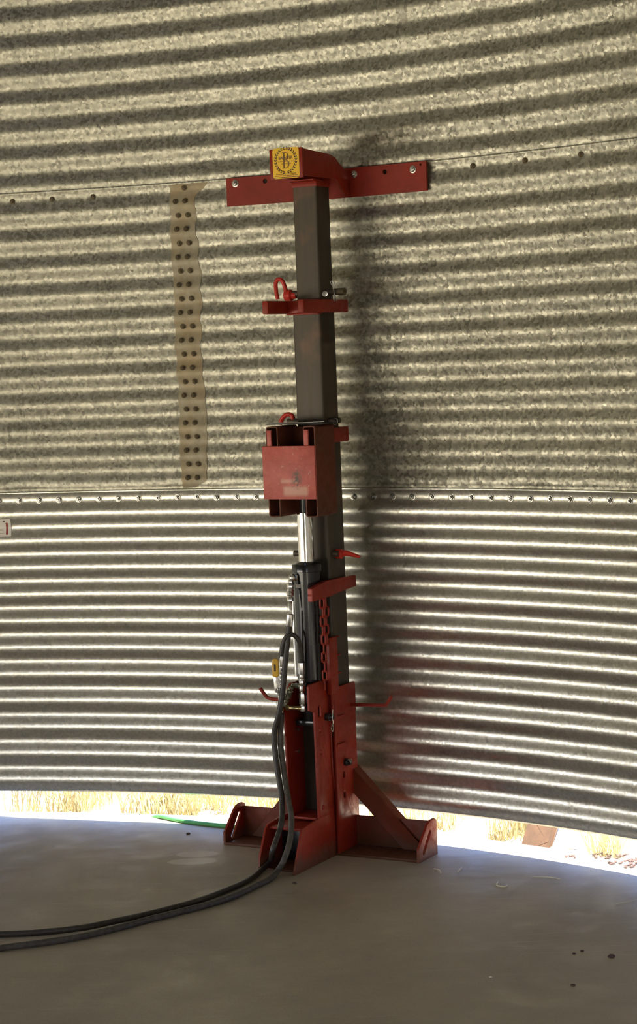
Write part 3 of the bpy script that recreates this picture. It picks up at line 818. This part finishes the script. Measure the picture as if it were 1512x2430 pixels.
# port fitting at the top of the cylinder with quick coupler
stack('port_elbow', (-.010,-.165,.962), (-1,-.5,0), 0, [(.010,.012,6),(.010,.009,16)], ZINC)
b = MB(); b.ball((-.024,-.178,.964), .0125); J('port_elbow', b, ZINC)
q1 = stack('quick_coupler', (-.026,-.188,.958), (.05,-.22,-1), 0, [(.012,.009,6),(.016,.0125,6),(.004,.009,12),(.009,.0125,20),(.004,.010,12),(.009,.0125,20),(.005,.009,12),(.014,.011,6),(.030,.0078,16)], ZINC)
# vertical stack beside the cylinder foot
stack('pipe_tee', (.004,-.192,.678), (0,0,-1), 0, [(.038,.0115,6),(.016,.0085,16),(.006,.010,16),(.016,.0095,6),(.022,.0118,16),(.006,.008,12),(.036,.0120,6),(.006,.009,12),(.020,.0105,6)], ZINC)
stack('pipe_nipple', (.002,-.192,.598), (-1,0,.06), 0, [(.014,.0075,12),(.012,.0095,6),(.012,.0065,12)], ZINC_GREEN)
stack('pipe_nipple', (.006,-.194,.523), (-1,0,0), 0, [(.016,.0085,12),(.036,.0072,16),(.014,.0095,6)], BRASS)
stack('quick_coupler', (-.034,-.198,.594), (-.42,-.10,-.86), 0, [(.012,.0095,6),(.012,.0125,20),(.004,.010,16),(.012,.0135,20),(.005,.0105,16),(.012,.0135,20),(.014,.0115,6)], ZINC_GREEN)
# ball valve with yellow lever grip
vb = stack('ball_valve', (-.046,-.232,.704), (-.06,0,-1), 0, [(.034,.0085,16),(.012,.0095,6),(.014,.0082,12),(.012,.0100,6),(.016,.0095,12),(.020,.0115,6),(.024,.0140,8),(.018,.0110,6)], ZINC)
b = MB(); b.lathe((-.057,-.238,.592), (-.35,-1,0), [(0,.0120),(.010,.0120),(.011,.009)], 20); J('valve_stem', b, ZINC, vb)
b = MB(); hexnut(b, (-.060,-.252,.592), (-.35,-1,0), .0065, .006, .003); J('nut', b, ZINC, vb)
hm = plate_mesh('lever', [(-.067,.583),(-.049,.583),(-.045,.601),(-.054,.622),(-.053,.645),(-.069,.645),(-.069,.617),(-.068,.605)], [], .003, .0005)
remap(hm, lambda c: Vector((c.x, -.251+c.z+.30*(c.x+.062), c.y))); link('lever', hm, ZINC, vb)
hm = plate_mesh('lever_grip', rrect(-.073, -.051, .636, .698, .009), [], .007, .002)
remap(hm, lambda c: Vector((c.x, -.252+c.z+.30*(c.x+.062), c.y))); lg = link('lever_grip', hm, YELLOW, vb); lg['label'] = 'yellow plastic lever grip'
b = MB(); b.box(-.0645, -.0595, -.0010, .0010, .656, .680, .0003)
for v in b.bm.verts: v.co.y += -.2560+.30*(v.co.x+.062)
J('grip_marking', b, INK, lg)
b = MB(); b.tube([(-.066,-.215,.44),(-.080,-.215,.428),(-.085,-.215,.455),(-.083,-.215,.50)], .0045, 8); J('dust_cap_strap', b, YELLOW)

# jumper hose arching from the tee to the valve
def jackpt(x, y, z): return Vector((JX+x*math.cos(JA)+y*math.sin(JA), JY-x*math.sin(JA)+y*math.cos(JA), z))
b = MB(); b.tube([(.004,-.192,.676),(.006,-.197,.72),(.006,-.205,.752),(-.008,-.215,.775),(-.028,-.225,.772),(-.042,-.230,.745),(-.048,-.232,.715),(-.050,-.232,.698)], .0078, 14)
J('jumper_hose', b, RUBBER)

# ------------------------------------------------------------------ long hydraulic hoses lying across the floor
hA = [jackpt(-.020,-.214,.835), jackpt(-.024,-.218,.79), jackpt(-.034,-.228,.704), jackpt(-.040,-.240,.618), jackpt(-.046,-.248,.56), jackpt(-.058,-.252,.505),
      jackpt(-.078,-.250,.444), jackpt(-.074,-.256,.387), jackpt(-.060,-.268,.316), jackpt(-.036,-.290,.23), jackpt(-.020,-.330,.155), jackpt(-.026,-.382,.078), 
      Vector((-.205,6.80,.030)), Vector((-.236,6.740,.012)), Vector((-.281,6.612,.0105)), Vector((-.339,6.515,.0105)), Vector((-.414,6.408,.0105)), Vector((-.514,6.309,.0105)), Vector((-.60,6.240,.0105)),
      Vector((-.665,6.176,.016)), Vector((-.754,6.125,.014)), Vector((-.88,6.103,.0105)), Vector((-1.006,6.098,.0105)), Vector((-1.25,6.12,.0105)), Vector((-1.7,6.10,.0105))]
b = MB(); b.tube(hA, .0098, 14, sub=8); hoA = b.build('hydraulic_hose', RUBBER)
tag(hoA, 'dark rubber hydraulic hose, upper of the two where they leave the left edge', 'hose', 'hydraulic hoses running across the floor')
hB = [jackpt(-.076,-.208,.535), jackpt(-.066,-.218,.50), jackpt(-.064,-.232,.444), jackpt(-.060,-.240,.387), jackpt(-.046,-.250,.316), jackpt(-.012,-.290,.236), jackpt(.020,-.330,.185),
      jackpt(.040,-.378,.120), jackpt(.040,-.425,.062), Vector((-.178,6.70,.022)), Vector((-.206,6.630,.0105)), Vector((-.258,6.535,.0105)), Vector((-.309,6.443,.0105)), Vector((-.385,6.352,.0105)), Vector((-.509,6.245,.0105)),
      Vector((-.571,6.195,.0105)), Vector((-.642,6.128,.0105)), Vector((-.747,6.044,.0105)), Vector((-.865,5.990,.0105)), Vector((-.984,5.950,.0105)), Vector((-1.2,5.85,.0105)), Vector((-1.6,5.70,.0105))]
b = MB(); b.tube(hB, .0098, 14, sub=8); hoB = b.build('hydraulic_hose', RUBBER_D)
tag(hoB, 'dusty rubber hydraulic hose, lower of the two where they leave the left edge', 'hose', 'hydraulic hoses running across the floor')
for pts, ho in ((hA, hoA), (hB, hoB)):
    d = (pts[1]-pts[0]).normalized(); b = MB(); b.lathe(pts[0]-d*.012, d, [(0,.0085),(.004,.0118),(.040,.0118),(.043,.0102)], 20); b.build('hose_ferrule', ZINC, ho)

# ------------------------------------------------------------------ outside, seen through the gap
b = MB(); b.tube([(-.700,7.720,-.030),(-.672,7.670,-.008),(-.640,7.628,.0082),(-.584,7.570,.0082),(-.534,7.524,.0082),(-.454,7.468,.0082),(-.367,7.418,.0082),(-.290,7.385,.0082),(-.18,7.35,.0082)], .0078, 12); g = b.build('garden_hose', GREEN)
tag(g, 'bright green garden hose on the sunlit slab edge outside, left of the jack', 'hose')
b = MB(); b.obox((.690,6.99,-.05), (.86,7.30,.30), .085, .045, (0,0,1), .004); wd = b.build('wooden_post', WOOD)
tag(wd, 'leaning brown wooden post outside the gap, right of the jack', 'post')
def blades(name, spots, n, h0, h1, material, rad, label):
    b = MB()
    for (cx, cy, rr) in spots:
        for k in range(n):
            a = random.uniform(0, 2*PI); r = rr*math.sqrt(random.random()); x = cx+r*math.cos(a); y = cy+r*math.sin(a)
            hh = random.uniform(h0, h1); la = random.uniform(0, 2*PI); ln = random.uniform(.1, .9)*hh
            p0 = Vector((x, y, -.045)); p1 = p0+Vector((math.cos(la)*ln*.35, math.sin(la)*ln*.35, hh*.6)); p2 = p0+Vector((math.cos(la)*ln, math.sin(la)*ln, hh))
            w_ = rad*random.uniform(.6, 1.3); sdv = Vector((math.cos(a), math.sin(a), 0))*w_; sd2 = Vector((-math.sin(a), math.cos(a), 0))*w_
            for s_ in (sdv, sd2):
                v = [b.bm.verts.new(c) for c in (p0-s_, p0+s_, p1+s_*.8, p1-s_*.8, p2)]
                b.bm.faces.new(v[:4]); b.bm.faces.new((v[3], v[2], v[4]))
    me = bpy.data.meshes.new(name); b.bm.to_mesh(me); b.bm.free()
    return tag(link(name, me, material), label, 'grass', kind='stuff')
def outp(th, d): p = wpt(th, RW+d, 0); return (p.x, p.y)
sp = []
for k in range(60):
    th = random.choice([random.uniform(.17,.24), random.uniform(.27,.33), random.uniform(.33,.47), random.uniform(.40,.47)]); sp.append((*outp(th, random.uniform(.16,.75)), .06))
sp += [(*outp(random.uniform(.60,.645), random.uniform(.22,.45)), .04) for k in range(5)]
sp += [(*outp(random.uniform(.715,.75), random.uniform(.14,.35)), .03) for k in range(4)]
sp += [(*outp(random.uniform(.50,.6), random.uniform(.25,.55)), .05) for k in range(4)]
blades('dry_grass', sp, 45, .05, .28, STRAW_D, .0022, 'pale dry grass standing in the sun outside the gap')
b = MB()
for (x, y, s) in ((.90,6.80,.035),(.95,6.77,.04),(.99,6.73,.04),(1.03,6.69,.04),(.93,6.70,.03),(.975,6.655,.035),(.80,6.80,.02)):
    for k in range(7):
        a = random.uniform(0, PI); l = random.uniform(.3,1)*s; x0 = x+random.uniform(-s,s)*.8; y0 = y+random.uniform(-s,s)*.6
        b.obox((x0-l*math.cos(a)*.5, y0-l*math.sin(a)*.3, .002), (x0+l*math.cos(a)*.5, y0+l*math.sin(a)*.3, .006), .009, .002)
tag(b.build('leaf_litter', DEBRIS), 'reddish dead leaves and bark on the slab edge at the right', 'leaves', kind='stuff')

# ------------------------------------------------------------------ small things on the floor
def straw(pts, r, label, grp='bits of straw on the floor'):
    b = MB(); b.tube([(x, y, z) for x, y, z in pts], r, 6, sub=5); o = b.build('straw', STRAW); tag(o, label, 'straw', grp)
straw([(.530,6.520,.0025),(.522,6.468,.003),(.545,6.452,.0025),(.556,6.470,.003)], .0022, 'curled pale straw on the floor right of the jack, nearest the viewer')
straw([(.336,6.715,.002),(.352,6.690,.003),(.354,6.655,.002)], .0013, 'short straw closest to the right foot of the jack')
straw([(.408,6.650,.002),(.416,6.675,.003),(.428,6.715,.002)], .0015, 'slanting straw a hand wide from the right foot of the jack')
straw([(.640,6.560,.002),(.700,6.545,.003),(.730,6.520,.002)], .0013, 'long straw lying toward the right edge, in the bluish daylight')
straw([(.86,6.20,.002),(.93,6.235,.003),(.985,6.30,.002)], .0012, 'thin straw on the floor at the far right edge')
def pebble(x, y, r, label, m_=DEBRIS, grp='pebbles on the floor'):
    b = MB(); b.ball((0,0,r*.5), r, 1.3, .9, .6)
    for v in b.bm.verts: v.co += Vector((random.uniform(-1,1), random.uniform(-1,1), random.uniform(-.5,.5)))*r*.12
    o = b.build('pebble', m_); o.location = (x, y, 0); tag(o, label, 'pebble', grp)
pebble(.671, 5.705, .0042, 'small dark crumb, left of the close pair on the right of the floor')
pebble(.697, 5.727, .0042, 'small dark crumb, right of the close pair on the right of the floor')
pebble(.770, 5.660, .0080, 'largest dark crumb near the right edge of the floor')
pebble(.632, 5.416, .0055, 'dark crumb lowest in view on the right of the floor')
pebble(.420, 5.518, .0035, 'tiny white crumb on the open floor', PAPER)
pebble(-.125, 6.600, .0050, 'dark crumb just in front of the front foot of the jack')
pebble(-.515, 7.35, .006, 'dark crumb on the slab edge left of the jack')
